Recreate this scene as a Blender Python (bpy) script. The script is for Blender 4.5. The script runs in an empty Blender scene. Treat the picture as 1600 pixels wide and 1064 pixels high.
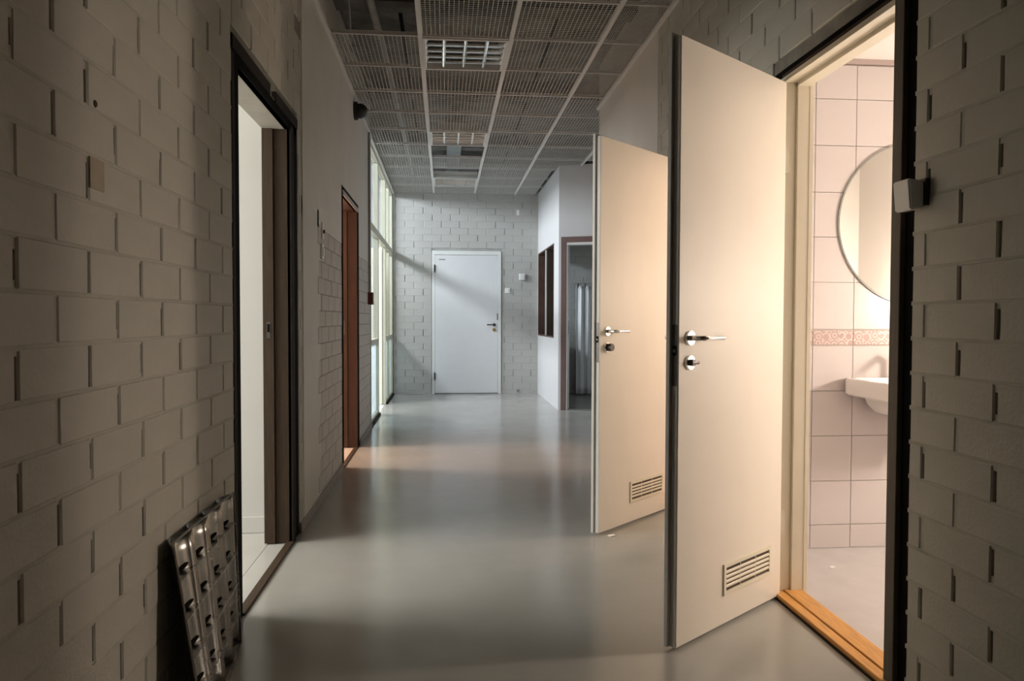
import bpy, bmesh, math, random
from mathutils import Vector, Matrix
rnd = random.Random(7)
S = bpy.context.scene
COL = S.collection

# ------------------------------------------------------------------ camera
F_PX, YAW, PITCH, ROLL, CAM_H = 1139.9, .0916, .0296, .0025, 1.1181
cy, sy, cp, sp = math.cos(YAW), math.sin(YAW), math.cos(PITCH), math.sin(PITCH)
fw = Vector((sy*cp, cy*cp, -sp)); r0 = Vector((cy, -sy, 0)); u0 = r0.cross(fw)
rt = math.cos(ROLL)*r0 + math.sin(ROLL)*u0
up = -math.sin(ROLL)*r0 + math.cos(ROLL)*u0
cd = bpy.data.cameras.new('camera'); cam = bpy.data.objects.new('camera', cd); COL.objects.link(cam)
cd.sensor_width = 36; cd.lens = F_PX/1600*36; cd.clip_start = .05; cd.clip_end = 200
M = Matrix((rt, up, -fw)).transposed().to_4x4(); M.translation = (0, 0, CAM_H)
cam.matrix_world = M
S.camera = cam

# ------------------------------------------------------------------ exposure, sky, lights
S.view_settings.view_transform = 'Standard'; S.view_settings.look = 'None'
S.view_settings.exposure = 0.0; S.view_settings.gamma = 1.0
S.view_settings.use_curve_mapping = False
W = bpy.data.worlds.new('sky'); S.world = W; W.use_nodes = True
wn = W.node_tree.nodes['Background']
wn.inputs[0].default_value = (.88, .93, 1.0, 1); wn.inputs[1].default_value = .8

def area(name, loc, aim, sx, sy_, power, col):
    l = bpy.data.lights.new(name, 'AREA'); l.shape = 'RECTANGLE'; l.size = sx; l.size_y = sy_
    l.energy = power; l.color = col
    o = bpy.data.objects.new(name, l); COL.objects.link(o); o.location = loc
    o.rotation_euler = (Vector(aim) - Vector(loc)).to_track_quat('-Z', 'Y').to_euler()
    return o
def point(name, loc, rad, power, col):
    l = bpy.data.lights.new(name, 'POINT'); l.shadow_soft_size = rad; l.energy = power; l.color = col
    o = bpy.data.objects.new(name, l); COL.objects.link(o); o.location = loc
    return o
DAY = (.89, .945, 1.0)
area('courtyard_daylight', (-2.95, 8.6, 3.2), (1.0, 8.6, 1.2), 5.6, .45, 450, DAY)     # gap of sky above the light court
area('room_daylight', (-3.9, 2.95, 1.85), (0, 3.15, .5), 1.8, 1.4, 185, (1.0, .97, .90))   # window of the room behind the first doorway
area('second_room_light', (-3.4, 6.12, 1.9), (0, 6.05, .1), .8, .9, 150, (1.0, .74, .58))
point('toilet_lamp', (2.82, 2.47, 1.22), .085, 60, (1.0, .86, .73))
point('second_toilet_lamp', (2.82, 3.90, 1.34), .085, 45, (1.0, .81, .65))

# ------------------------------------------------------------------ materials
def nt(m):
    m.use_nodes = True
    return m.node_tree.nodes, m.node_tree.links, m.node_tree.nodes['Principled BSDF']
def mat(name, col, rough=.6, metal=0, var=.0, scale=8, bump=0, bscale=60, spec=.5, dark=None, stretch=None, rvar=0):
    """painted / solid surface: base colour with a little procedural mottling, fine bump"""
    m = bpy.data.materials.new(name); n, l, b = nt(m)
    b.inputs['Base Color'].default_value = (*col, 1); b.inputs['Roughness'].default_value = rough
    b.inputs['Metallic'].default_value = metal; b.inputs['Specular IOR Level'].default_value = spec
    tc = n.new('ShaderNodeTexCoord'); out = tc.outputs['Object']
    if stretch:
        mp = n.new('ShaderNodeMapping'); mp.inputs['Scale'].default_value = stretch
        l.new(out, mp.inputs[0]); out = mp.outputs[0]
    if var or dark or rvar:
        t = n.new('ShaderNodeTexNoise'); t.inputs['Scale'].default_value = scale; t.inputs['Detail'].default_value = 6
        t.inputs['Roughness'].default_value = .6
        l.new(out, t.inputs['Vector'])
    if var or dark:
        r = n.new('ShaderNodeValToRGB')
        d = dark or tuple(c*(1-var) for c in col)
        r.color_ramp.elements[0].position = .32; r.color_ramp.elements[0].color = (*d, 1)
        r.color_ramp.elements[1].position = .68; r.color_ramp.elements[1].color = (*[min(1, c*(1+var*.5)) for c in col], 1)
        l.new(t.outputs['Fac'], r.inputs[0]); l.new(r.outputs[0], b.inputs['Base Color'])
    if rvar:
        mr = n.new('ShaderNodeMapRange'); mr.inputs[3].default_value = rough-rvar; mr.inputs[4].default_value = rough+rvar
        mr.inputs[1].default_value = .3; mr.inputs[2].default_value = .7
        l.new(t.outputs['Fac'], mr.inputs[0]); l.new(mr.outputs[0], b.inputs['Roughness'])
    if bump:
        t2 = n.new('ShaderNodeTexNoise'); t2.inputs['Scale'].default_value = bscale; t2.inputs['Detail'].default_value = 4
        l.new(out, t2.inputs['Vector'])
        bp = n.new('ShaderNodeBump'); bp.inputs['Strength'].default_value = bump; bp.inputs['Distance'].default_value = .004
        l.new(t2.outputs['Fac'], bp.inputs['Height']); l.new(bp.outputs[0], b.inputs['Normal'])
    return m
def emit(name, col, s):
    m = bpy.data.materials.new(name); n, l, b = nt(m)
    b.inputs['Base Color'].default_value = (*col, 1)
    b.inputs['Emission Color'].default_value = (*col, 1); b.inputs['Emission Strength'].default_value = s
    return m
def glassy(name, tint, frost=0.0, frostcol=(1, 1, 1)):
    """thin window pane: transparent with a fresnel reflection, optionally a frosted film"""
    m = bpy.data.materials.new(name); m.use_nodes = True
    n, l = m.node_tree.nodes, m.node_tree.links
    n.remove(n['Principled BSDF']); out = n['Material Output']
    tr = n.new('ShaderNodeBsdfTransparent'); tr.inputs[0].default_value = (*tint, 1)
    gl = n.new('ShaderNodeBsdfGlossy'); gl.inputs['Roughness'].default_value = .03
    lw = n.new('ShaderNodeLayerWeight'); lw.inputs[0].default_value = .5
    pw = n.new('ShaderNodeMath'); pw.operation = 'POWER'; pw.inputs[1].default_value = 6; l.new(lw.outputs['Facing'], pw.inputs[0])
    ml = n.new('ShaderNodeMath'); ml.operation = 'MULTIPLY_ADD'; ml.inputs[1].default_value = .35; ml.inputs[2].default_value = .03; l.new(pw.outputs[0], ml.inputs[0])
    mx = n.new('ShaderNodeMixShader'); l.new(ml.outputs[0], mx.inputs[0])
    src = tr
    if frost:
        tl = n.new('ShaderNodeBsdfTranslucent'); tl.inputs[0].default_value = (*frostcol, 1)
        m2 = n.new('ShaderNodeMixShader'); m2.inputs[0].default_value = frost
        l.new(tr.outputs[0], m2.inputs[1]); l.new(tl.outputs[0], m2.inputs[2]); src = m2
    l.new(src.outputs[0], mx.inputs[1]); l.new(gl.outputs[0], mx.inputs[2]); l.new(mx.outputs[0], out.inputs[0])
    return m

PAINT = (.455, .435, .375)
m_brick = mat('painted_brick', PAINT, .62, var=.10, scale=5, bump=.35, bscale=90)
m_brick2 = mat('brightened_brick', (.53, .51, .465), .6, var=.08, scale=5, bump=.35, bscale=90)  # same paint as the near bricks, with extra brightness put into the colour
m_bed2 = mat('mortar_of_brightened_brick', (.34, .325, .29), .8, var=.15, scale=9)
m_mortar = mat('old_mortar', (.22, .205, .175), .9, var=.25, scale=12, bump=.5, bscale=120)
m_bed = mat('painted_mortar', (.43, .41, .35), .75, var=.12, scale=9, bump=.4, bscale=80)
m_plaster = mat('painted_plaster', (.66, .635, .575), .55, var=.06, scale=2.5, bump=.12, bscale=30)
m_fbrick = mat('white_painted_brick', (.47, .46, .435), .55, var=.05, scale=4, bump=.3, bscale=80)
m_fbed = mat('white_painted_mortar', (.455, .445, .42), .6, var=.08, scale=9)
m_fmort = mat('grey_mortar', (.41, .40, .38), .9, var=.2, scale=10)
m_white = mat('white_wall_paint', (.65, .635, .63), .45, var=.03, scale=3)
m_room = mat('room_white_paint', (.53, .525, .50), .5, var=.02, scale=3)
m_door = mat('white_door_paint', (.84, .775, .68), .5, var=.03, scale=3)
m_dooredge = mat('door_edge_paint', (.58, .56, .53), .5, var=.06, scale=6)
m_cream = mat('cream_frame_paint', (.80, .74, .60), .4, var=.03, scale=4)
m_black = mat('black_gap_and_slot', (.008, .007, .006), .9, var=.3, scale=20, bump=.4, spec=.08)  # black for gaps and joints, also painted shade in the louvre openings
m_brown = mat('dark_brown_wood', (.056, .034, .020), .6, spec=.25, var=.25, scale=10, stretch=(8, 8, .6), bump=.2)
m_dkbrown = mat('blackish_brown_wood', (.020, .015, .011), .7, spec=.15, var=.3, scale=14, bump=.2)
m_red2 = mat('red_brown_lining_wood', (.085, .038, .026), .5, var=.25, scale=10, bump=.15)
m_red = mat('reddish_brown_wood', (.05, .022, .014), .5, var=.25, scale=10, stretch=(8, 8, .6), bump=.15)
m_mauve = mat('brown_painted_casing', (.17, .105, .095), .5, var=.1)
m_oak = mat('varnished_oak', (.72, .36, .10), .35, var=.25, scale=9, stretch=(14, 1.2, 14))
m_groove = mat('groove_shadow_wood', (.20, .075, .02), .6, var=.1)
m_conc = mat('old_concrete_slab', (.24, .232, .21), .9, dark=(.085, .08, .07), scale=3.5, bump=.6, bscale=25)
m_rail = mat('white_grid_metal', (.72, .70, .66), .5, var=.05)
m_wire = mat('galvanised_wire', (.72, .70, .66), .5, metal=0, var=.1)
m_alu = mat('mirror_aluminium', (.86, .86, .86), .13, metal=1, var=.05, rvar=.06, scale=30)
m_oldalu = mat('dusty_aluminium', (.30, .29, .27), .24, metal=1, var=.12, rvar=.06, scale=9)
m_chrome = mat('chrome', (.85, .84, .82), .12, metal=1)
m_steel = mat('dull_steel', (.10, .095, .09), .4, metal=.5, var=.2, scale=25)
m_brass = mat('brass', (.62, .46, .20), .3, metal=1)
m_blackpl = mat('black_plastic', (.015, .014, .013), .35)
m_whitepl = mat('white_plastic', (.78, .77, .74), .35)
m_greypl = mat('grey_plastic', (.25, .25, .24), .5)
m_redpl = mat('dark_red_plastic', (.11, .022, .014), .45)
m_tile = mat('cream_wall_tile', (.575, .525, .515), .25, var=.03, scale=4)
m_grout = mat('tile_grout', (.56, .50, .46), .8)
m_tfloor = mat('pale_toilet_floor', (.55, .52, .515), .35, var=.08, scale=7)
m_ceram = mat('white_ceramic', (.82, .80, .77), .08)
m_mirror = mat('mirror_silver', (.88, .88, .86), .015, metal=1)
m_mirredge = mat('mirror_edge_glass', (.30, .31, .29), .2)
m_curt = mat('white_curtain_cloth', (.86, .87, .87), .7, var=.04, scale=14, stretch=(6, 6, .4))
m_paper = mat('beige_tape', (.36, .30, .215), .7, var=.12, scale=20)
m_fleck = mat('white_scrap_patch_glint', (.85, .84, .8), .6)  # shared by paper scrap, filler patch and the painted floor glint
m_spot = mat('dark_dirt', (.04, .035, .02), .8)
m_vinyl = mat('room_vinyl_floor', (.44, .43, .40), .35, var=.04, scale=4)
m_court = mat('pale_render', (.82, .83, .83), .8, var=.05, scale=2)
m_wframe = mat('cream_window_frame', (.55, .53, .41), .45, var=.04, scale=5)
m_leafc = mat('cream_yellow_leaf', (.88, .86, .70), .5)
m_glass = glassy('clear_pane', (.93, .95, .96))
m_frost = glassy('pale_blue_film_pane', (.68, .74, .755), .35, (.86, .92, .94))
m_lamp = emit('lit_lamp_diffuser', (1.0, .80, .60), 5)
m_dust = mat('dusty_pipe_insulation', (.40, .40, .37), .8, var=.2, scale=15, bump=.4)
m_traydark = mat('shaded_gear_tray', (.05, .048, .045), .7)  # tray coloured near-black to paint the shade between the blades
m_wbrown = mat('worn_grey_brown_wood', (.13, .11, .088), .6, var=.2, scale=10, stretch=(8, 8, .6), spec=.25)
m_skirt = mat('grey_skirting', (.30, .275, .25), .6, var=.15, scale=10)
m_oframe = mat('white_painted_frame', (.74, .74, .72), .42, var=.03)

# polished grey floor
m_floor = bpy.data.materials.new('polished_grey_floor'); n, l, b = nt(m_floor)
tc = n.new('ShaderNodeTexCoord')
t = n.new('ShaderNodeTexNoise'); t.inputs['Scale'].default_value = 1.6; t.inputs['Detail'].default_value = 8; t.inputs['Roughness'].default_value = .62
l.new(tc.outputs['Object'], t.inputs['Vector'])
r = n.new('ShaderNodeValToRGB')
r.color_ramp.elements[0].position = .3; r.color_ramp.elements[0].color = (.34, .328, .30, 1)
r.color_ramp.elements[1].position = .72; r.color_ramp.elements[1].color = (.40, .388, .36, 1)
l.new(t.outputs['Fac'], r.inputs[0]); l.new(r.outputs[0], b.inputs['Base Color'])
mr = n.new('ShaderNodeMapRange'); mr.inputs[1].default_value = .3; mr.inputs[2].default_value = .7
mr.inputs[3].default_value = .14; mr.inputs[4].default_value = .23
l.new(t.outputs['Fac'], mr.inputs[0]); l.new(mr.outputs[0], b.inputs['Roughness'])
b.inputs['Specular IOR Level'].default_value = .55
t2 = n.new('ShaderNodeTexNoise'); t2.inputs['Scale'].default_value = 9; t2.inputs['Detail'].default_value = 3
l.new(tc.outputs['Object'], t2.inputs['Vector'])
bp = n.new('ShaderNodeBump'); bp.inputs['Strength'].default_value = .035; bp.inputs['Distance'].default_value = .01
l.new(t2.outputs['Fac'], bp.inputs['Height']); l.new(bp.outputs[0], b.inputs['Normal'])

# printed scroll border tile
m_border = bpy.data.materials.new('printed_scroll_border'); n, l, b = nt(m_border)
tc = n.new('ShaderNodeTexCoord')
mp = n.new('ShaderNodeMapping'); mp.inputs['Scale'].default_value = (1, 1, 1)
l.new(tc.outputs['Object'], mp.inputs[0])
vo = n.new('ShaderNodeTexVoronoi'); vo.inputs['Scale'].default_value = 26; vo.inputs['Randomness'].default_value = .35
l.new(mp.outputs[0], vo.inputs['Vector'])
ma = n.new('ShaderNodeMath'); ma.operation = 'MULTIPLY'; ma.inputs[1].default_value = 22; l.new(vo.outputs['Distance'], ma.inputs[0])
si = n.new('ShaderNodeMath'); si.operation = 'SINE'; l.new(ma.outputs[0], si.inputs[0])
r = n.new('ShaderNodeValToRGB')
r.color_ramp.elements[0].position = .35; r.color_ramp.elements[0].color = (.44, .31, .29, 1)
r.color_ramp.elements[1].position = .7; r.color_ramp.elements[1].color = (.60, .52, .49, 1)
l.new(si.outputs[0], r.inputs[0]); l.new(r.outputs[0], b.inputs['Base Color']); b.inputs['Roughness'].default_value = .25

# ------------------------------------------------------------------ mesh helpers
def box(bm, x0, x1, y0, y1, z0, z1, bev=0):
    vs = [bm.verts.new((x, y, z)) for z in (z0, z1) for y in (y0, y1) for x in (x0, x1)]
    fs = [(0, 2, 3, 1), (4, 5, 7, 6), (0, 1, 5, 4), (2, 6, 7, 3), (0, 4, 6, 2), (1, 3, 7, 5)]
    ff = [bm.faces.new([vs[i] for i in f]) for f in fs]
    if bev:
        es = {e for f in ff for e in f.edges}
        bmesh.ops.bevel(bm, geom=list(es), offset=bev, segments=2, affect='EDGES', profile=.6)
def cyl(bm, c, axis, r, h, seg=24, r2=None):
    """cylinder from point c along axis for length h"""
    axis = Vector(axis).normalized(); c = Vector(c)
    q = axis.to_track_quat('Z', 'Y').to_matrix().to_4x4()
    q.translation = c + axis*h/2
    bmesh.ops.create_cone(bm, cap_ends=True, segments=seg, radius1=r, radius2=r if r2 is None else r2, depth=h, matrix=q)
def tube(bm, pts, r, seg=8, caps=True):
    pts = [Vector(p) for p in pts]; rings = []
    prev = None
    for i, p in enumerate(pts):
        d = (pts[min(i+1, len(pts)-1)] - pts[max(i-1, 0)]).normalized()
        a = Vector((0, 0, 1)) if abs(d.z) < .9 else Vector((1, 0, 0))
        if prev is None: x = d.cross(a).normalized()
        else: x = (prev - d*prev.dot(d)).normalized()
        prev = x; y = d.cross(x)
        rr = r[i] if isinstance(r, (list, tuple)) else r
        rings.append([bm.verts.new(p + rr*(math.cos(2*math.pi*k/seg)*x + math.sin(2*math.pi*k/seg)*y)) for k in range(seg)])
    for a_, b_ in zip(rings, rings[1:]):
        for k in range(seg):
            bm.faces.new((a_[k], a_[(k+1) % seg], b_[(k+1) % seg], b_[k]))
    if caps:
        bm.faces.new(rings[0][::-1]); bm.faces.new(rings[-1])
def prism(bm, poly, axis, a, b_):
    """extrude a 2-D polygon; axis 'x' -> poly in (y,z), 'y' -> (x,z), 'z' -> (x,y)"""
    def P(p, w):
        return {'x': (w, p[0], p[1]), 'y': (p[0], w, p[1]), 'z': (p[0], p[1], w)}[axis]
    A = [bm.verts.new(P(p, a)) for p in poly]; B = [bm.verts.new(P(p, b_)) for p in poly]
    bm.faces.new(A[::-1]); bm.faces.new(B)
    for i in range(len(poly)):
        j = (i+1) % len(poly); bm.faces.new((A[i], A[j], B[j], B[i]))
def mesh(name, bm, m, smooth=False):
    bmesh.ops.recalc_face_normals(bm, faces=bm.faces[:])
    me = bpy.data.meshes.new(name); bm.to_mesh(me); bm.free()
    for mm in (m if isinstance(m, (list, tuple)) else [m]): me.materials.append(mm)
    if smooth:
        for p in me.polygons: p.use_smooth = True
        try: me.set_sharp_from_angle(angle=math.radians(38))
        except Exception: pass
    return me
def obj(name, bm, m, parent=None, smooth=False, loc=None, rotz=None, kind=None):
    me = bm if isinstance(bm, bpy.types.Mesh) else mesh(name, bm, m, smooth)
    o = bpy.data.objects.new(name, me); COL.objects.link(o)
    if parent is not None: o.parent = parent
    if loc is not None: o.location = loc
    if rotz is not None: o.rotation_euler[2] = rotz
    if kind: o['kind'] = kind
    return o
def boxes(name, lst, m, parent=None, kind=None, bev=0, loc=None, rotz=None):
    bm = bmesh.new()
    for q in lst: box(bm, *q, bev=bev)
    return obj(name, bm, m, parent, kind=kind, loc=loc, rotz=rotz)
def empty(name, loc=(0, 0, 0), rotz=0, kind=None):
    o = bpy.data.objects.new(name, None); COL.objects.link(o); o.location = loc; o.rotation_euler[2] = rotz
    o.empty_display_size = .1
    if kind: o['kind'] = kind
    return o
def tag(o, label, cat, group=None):
    o['label'] = label; o['category'] = cat
    if group: o['group'] = group
    return o
def copy_tree(o, parent=None):
    c = o.copy(); COL.objects.link(c)
    if parent is not None: c.parent = parent
    for ch in o.children: copy_tree(ch, c)
    return c

# ------------------------------------------------------------------ masonry
BL, BH, GAPV, GAPH = .267, .100, .010, .0022
def brick_mesh(L, H, m, seed):
    q = random.Random(seed); bm = bmesh.new(); c = .004; d = .02
    def j(): return q.uniform(-.0012, .0012)
    fr = [(-L/2+c+j(), 0, -H/2+c+j()), (L/2-c+j(), 0, -H/2+c+j()), (L/2-c+j(), 0, H/2-c+j()), (-L/2+c+j(), 0, H/2-c+j())]
    md = [(-L/2, c, -H/2), (L/2, c, -H/2), (L/2, c, H/2), (-L/2, c, H/2)]
    bk = [(-L/2, d, -H/2), (L/2, d, -H/2), (L/2, d, H/2), (-L/2, d, H/2)]
    R_ = [[bm.verts.new(p) for p in ring] for ring in (fr, md, bk)]
    bm.faces.new(R_[0])
    for a, b_ in ((R_[0], R_[1]), (R_[1], R_[2])):
        for k in range(4): bm.faces.new((a[k], b_[k], b_[(k+1) % 4], a[(k+1) % 4]))
    return mesh('brick', bm, m)
def masonry(wall, O, ang, u0_, u1_, z0_, z1_, holes, mats, phase, near=None, cap=300, fill=.22, zph=.065):
    """lay bricks over a wall face. O = point at u=0; ang = direction of u; the face looks to local -Y.
    holes = [(ua,ub,za,zb)]; the first `cap` bricks nearest to `near` are objects, the rest one joined part"""
    mb, mbed, mmo = mats
    full = [brick_mesh(BL-GAPV, BH-GAPH, mb, 50+i) for i in range(5)]
    U = Vector((math.cos(ang), math.sin(ang), 0)); N = Vector((-math.sin(ang), math.cos(ang), 0))   # N = into the wall
    O = Vector(O); items = []
    k0 = int(math.floor((z0_-zph)/BH)); k1 = int(math.ceil((z1_-zph)/BH))
    beds, perps = [], []
    for k in range(k0, k1+1):
        za, zb = max(z0_, zph+k*BH), min(z1_, zph+(k+1)*BH)
        if zb-za < .02: continue
        off = phase + (k % 2)*BL/2
        i0 = int(math.floor((u0_-off)/BL))-1
        spans = [(u0_, u1_)]
        for (ha, hb, hza, hzb) in holes:
            if hza < zb-.02 and hzb > za+.02:
                new = []
                for (a, b_) in spans:
                    if hb <= a or ha >= b_: new.append((a, b_)); continue
                    if ha > a: new.append((a, ha))
                    if hb < b_: new.append((hb, b_))
                spans = new
        for (a, b_) in spans:
            beds.append((a, b_, zb))
            i = int(math.floor((a-off)/BL))
            while off+i*BL < b_:
                ba, bb = max(a, off+i*BL), min(b_, off+(i+1)*BL)
                if bb-ba > .03: items.append((ba, bb, za, zb))
                if off+i*BL > a+.01: perps.append((off+i*BL, za, zb))
                i += 1
    def dist(it):
        c = O + U*((it[0]+it[1])/2) + Vector((0, 0, (it[2]+it[3])/2))
        return (c - near).length if near else 0
    items.sort(key=dist)
    rest = bmesh.new(); nrest = 0
    for n_, (a, b_, za, zb) in enumerate(items):
        L, H = b_-a-GAPV, zb-za-GAPH
        c = O + U*((a+b_)/2) + N*rnd.uniform(-.0012, .0012) + Vector((0, 0, (za+zb)/2))
        if n_ < cap:
            me = rnd.choice(full) if abs(L-(BL-GAPV)) < .002 and abs(H-(BH-GAPH)) < .002 else brick_mesh(L, H, mb, n_)
            obj('brick', me, None, wall, loc=c, rotz=ang)
        else:
            nrest += 1
            Mx = Matrix.Translation(c) @ Matrix.Rotation(ang, 4, 'Z')
            tmp = brick_mesh(L, H, mb, n_); n1 = len(rest.verts)
            rest.from_mesh(tmp); bmesh.ops.transform(rest, matrix=Mx, verts=rest.verts[n1:]); bpy.data.meshes.remove(tmp)
    if nrest: obj('brickwork', rest, mb, wall, kind='stuff')
    else: rest.free()
    bm = bmesh.new()
    for (a, b_, zb) in beds:
        n1 = len(bm.verts); box(bm, a, b_, .0014, .02, zb-.006, zb+.006)
        bmesh.ops.transform(bm, matrix=Matrix.Translation(O) @ Matrix.Rotation(ang, 4, 'Z'), verts=bm.verts[n1:])
    for (u, za, zb) in perps:
        if rnd.random() < .8:
            n1 = len(bm.verts); lo = za + (zb-za)*(rnd.uniform(.0, .3) if rnd.random() < .5 else 0)
            if rnd.random() < fill: box(bm, u-.007, u+.007, .003, .02, za, zb)
            else:
                box(bm, u-.007, u+.007, .0035, .02, zb-rnd.uniform(.008, .028), zb)
                if rnd.random() < .4: box(bm, u-.007, u+.007, .004, .02, za, za+rnd.uniform(.008, .03))
            bmesh.ops.transform(bm, matrix=Matrix.Translation(O) @ Matrix.Rotation(ang, 4, 'Z'), verts=bm.verts[n1:])
    obj('bed_joint', bm, mbed, wall, kind='stuff')

# ------------------------------------------------------------------ dimensions
XL, XR, H, D = -.753, 1.340, 2.967, 10.857
ZS = 3.42                      # underside of the concrete slab
REC = .010                     # mortar sits this far behind the brick face
TW = .136                      # wall thickness
CAMV = Vector((0, 0, CAM_H))

# ------------------------------------------------------------------ floors
fl = boxes('floor', [(XL-.028, XR+.02, -1.7, D+.1, -.12, 0), (XR+.02, 3.1, 6.36, D+.1, -.12, 0)], m_floor); fl['kind'] = 'structure'
f2 = boxes('floor', [(-.872-.0, XL-.03, 1.5, 4.0, -.12, -.001)], m_vinyl); f2['kind'] = 'structure'
for a, b_ in ((-2.07, -.8745), (-3.27, -2.0725), (-4.3, -3.2725)):
    boxes('vinyl_sheet', [(a, b_, 1.5, 4.0, -.12, -.001)], m_vinyl, f2)
f3 = boxes('floor', [(-3.6, XL-.03, 5.2, 6.9, -.12, -.001)], mat('second_room_floor', (.55, .50, .46), .4, var=.05), kind='structure')
f4 = boxes('floor', [(XR+.02, 3.0, 1.5, 4.95, -.12, .012)], m_tfloor, kind='structure')
f5 = boxes('floor', [(-4.6, XL-.03, 6.95, 12.5, -.12, -.005)], mat('courtyard_paving', (.66, .66, .66), .7, var=.08), kind='structure')

# ------------------------------------------------------------------ left wall
xb = XL-REC
D1 = (2.69, 3.85, 2.135); D2 = (5.44, 6.50, 2.10); WY = (7.53, 10.857)
wl = boxes('wall_left', [
    (XL-TW, xb, -1.7, D1[0], 0, ZS), (XL-TW, xb, D1[0], D1[1], D1[2], ZS),
    (XL-TW, xb, D1[1], D2[0], 0, ZS), (XL-TW, xb, D2[0], D2[1], D2[2], ZS),
    (XL-TW, xb, D2[1], WY[0], 0, ZS), (XL-TW, xb, WY[0], D+.1, 3.0, ZS)], m_mortar, kind='structure')
PZ = 1.665                      # lower edge of the plaster above the bare bricks
holes = [(*D1[:2], -1, D1[2]), (*D2[:2], -1, D2[2]), (3.95, 4.47, -1, 4), (4.4, 8, PZ, 4), (3.80, 3.96, 2.6, 2.61)]
masonry(wl, (XL, 0, 0), math.pi/2, .55, 4.0, 0, ZS, holes, (m_brick, m_bed, m_mortar), 1.495-BL*6+BL, near=Vector((XL, 2.2, 1.3)), cap=210)
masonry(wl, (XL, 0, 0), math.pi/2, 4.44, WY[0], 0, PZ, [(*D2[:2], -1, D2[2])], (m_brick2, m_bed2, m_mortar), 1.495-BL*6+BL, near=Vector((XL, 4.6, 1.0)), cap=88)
bm = bmesh.new()
pl = []
for k in range(-1, 17):          # toothed edge where the plaster stops at the bricks
    za, zb = max(0, .065+k*BH), .065+(k+1)*BH
    pl.append((xb, XL+.001, 3.95, 4.47+.05*((k*7) % 3-1)*.8, za, zb))
pl += [(xb, XL+.001, 3.95, D2[0], PZ, ZS-.1), (xb, XL+.001, D2[0], D2[1], D2[2], ZS-.1), (xb, XL+.001, D2[1], WY[0], PZ, ZS-.1)]
pl.append((xb, XL+.0045, 3.96, 4.40, .05, H-.005))
obj('plaster', (lambda bm: [box(bm, *q) for q in pl] and bm)(bmesh.new()), m_plaster, wl)
obj('edge_bead', (lambda bm: [box(bm, *q) for q in [(xb, XL+.006, WY[0]-.028, WY[0], 0, H)]] and bm)(bmesh.new()), m_plaster, wl)
bb = boxes('baseboard_left', [(XL, XL+.012, D1[1], D2[0]-.01, 0, .055), (XL, XL+.012, D2[1], WY[0], 0, .05)], m_skirt, kind='structure', bev=.003)
tr = boxes('trim_1', [(XL, XL+.022, .3, WY[0], H-.026, H-.002)], m_rail, kind='structure')

# doorway 1: dark frame in the brick opening
d1 = empty('door_1', (0, 0, 0), kind='structure')
y0, y1, zt = 2.79, 3.685, 2.043
boxes('gap', [(XL-.03, XL-.004, D1[0], y0, 0, D1[2]), (XL-.03, XL-.004, y0, D1[1]-.01, zt, zt+.045), (XL-.03, XL-.004, y1+.05, D1[1], 0, D1[2])], m_black, d1)
boxes('casing', [(XL-.02, XL+.002, D1[0]+.01, 3.27, zt+.04, D1[2]-.003)], m_dkbrown, d1, bev=.002)
boxes('casing', [(XL-.02, XL+.002, 3.375, D1[1], zt+.04, D1[2]-.003)], m_dkbrown, d1, bev=.002)
boxes('casing', [(XL-.02, XL+.004, y1, y1+.052, 0, zt+.02)], m_dkbrown, d1, bev=.002)
boxes('casing', [(XL-.02, XL-.002, D1[0]+.012, D1[0]+.045, 0, zt+.03)], m_dkbrown, d1, bev=.002)
boxes('jamb', [(XL-.085, XL-.006, y1, y1+.06, .004, zt), (XL-TW, XL-.085, y1-.012, y1+.06, .004, zt)], m_brown, d1)
boxes('jamb', [(XL-.085, XL-.006, y0-.06, y0, .004, zt), (XL-TW, XL-.085, y0-.06, y0+.012, .004, zt)], m_brown, d1)
boxes('head', [(XL-TW, XL-.006, y0-.06, y1+.06, zt, zt+.05)], mat('pale_door_head', (.42, .39, .34), .6, var=.1), d1)
boxes('threshold', [(XL-.032, XL+.004, y0, y1, 0, .010)], m_brown, d1, bev=.003)
boxes('strike_plate', [(XL-.118, XL-.100, y1-.0135, y1-.010, 1.02, 1.10)], m_steel, d1)
boxes('strike_plate', [(XL-.115, XL-.103, y1-.0145, y1-.012, 1.05, 1.09)], m_black, d1)
# room 1 behind it
w = boxes('wall_room_back', [(-4.3, XL-TW-.0, 3.885, 4.0, 0, 2.75)], m_room, kind='structure')
boxes('baseboard', [(-4.3, XL-TW, 3.873, 3.885, 0, .085)], m_room, w, bev=.003)
boxes('wall_room_side', [(-4.4, -4.3, 1.5, 4.0, 0, 2.75), (-4.3, XL-TW, 1.4, 1.5, 0, 2.75)], m_room, kind='structure')
boxes('ceiling', [(-4.4, XL-TW, 1.4, 4.0, 2.75, 2.85)], m_room, kind='structure')

# doorway 2: reddish frame
d2 = empty('door_2', (0, 0, 0), kind='structure')
y0, y1, zt = 5.54, 6.39, 2.035
boxes('gap', [(XL-.03, XL-.002, D2[0], y0, 0, D2[2]), (XL-.03, XL-.003, D2[0], D2[1], zt+.03, D2[2])], m_black, d2)
boxes('gap', [(XL-.03, XL+.002, y1+.02, D2[1], 0, zt+.02)], m_black, d2)
boxes('casing', [(XL-.02, XL+.005, y0-.03, y1+.07, zt, zt+.035)], mat('pale_head_casing', (.38, .33, .29), .5), d2)
boxes('jamb', [(XL-.085, XL-.002, y1, y1+.05, .004, zt), (XL-TW, XL-.085, y1-.012, y1+.05, .004, zt)], m_red, d2)
boxes('jamb', [(XL-.085, XL-.002, y0-.05, y0, .004, zt), (XL-TW, XL-.085, y0-.05, y0+.012, .004, zt)], m_red, d2)
boxes('head', [(XL-TW, XL-.004, y0-.05, y1+.05, zt, zt+.05)], m_red, d2)
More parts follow.
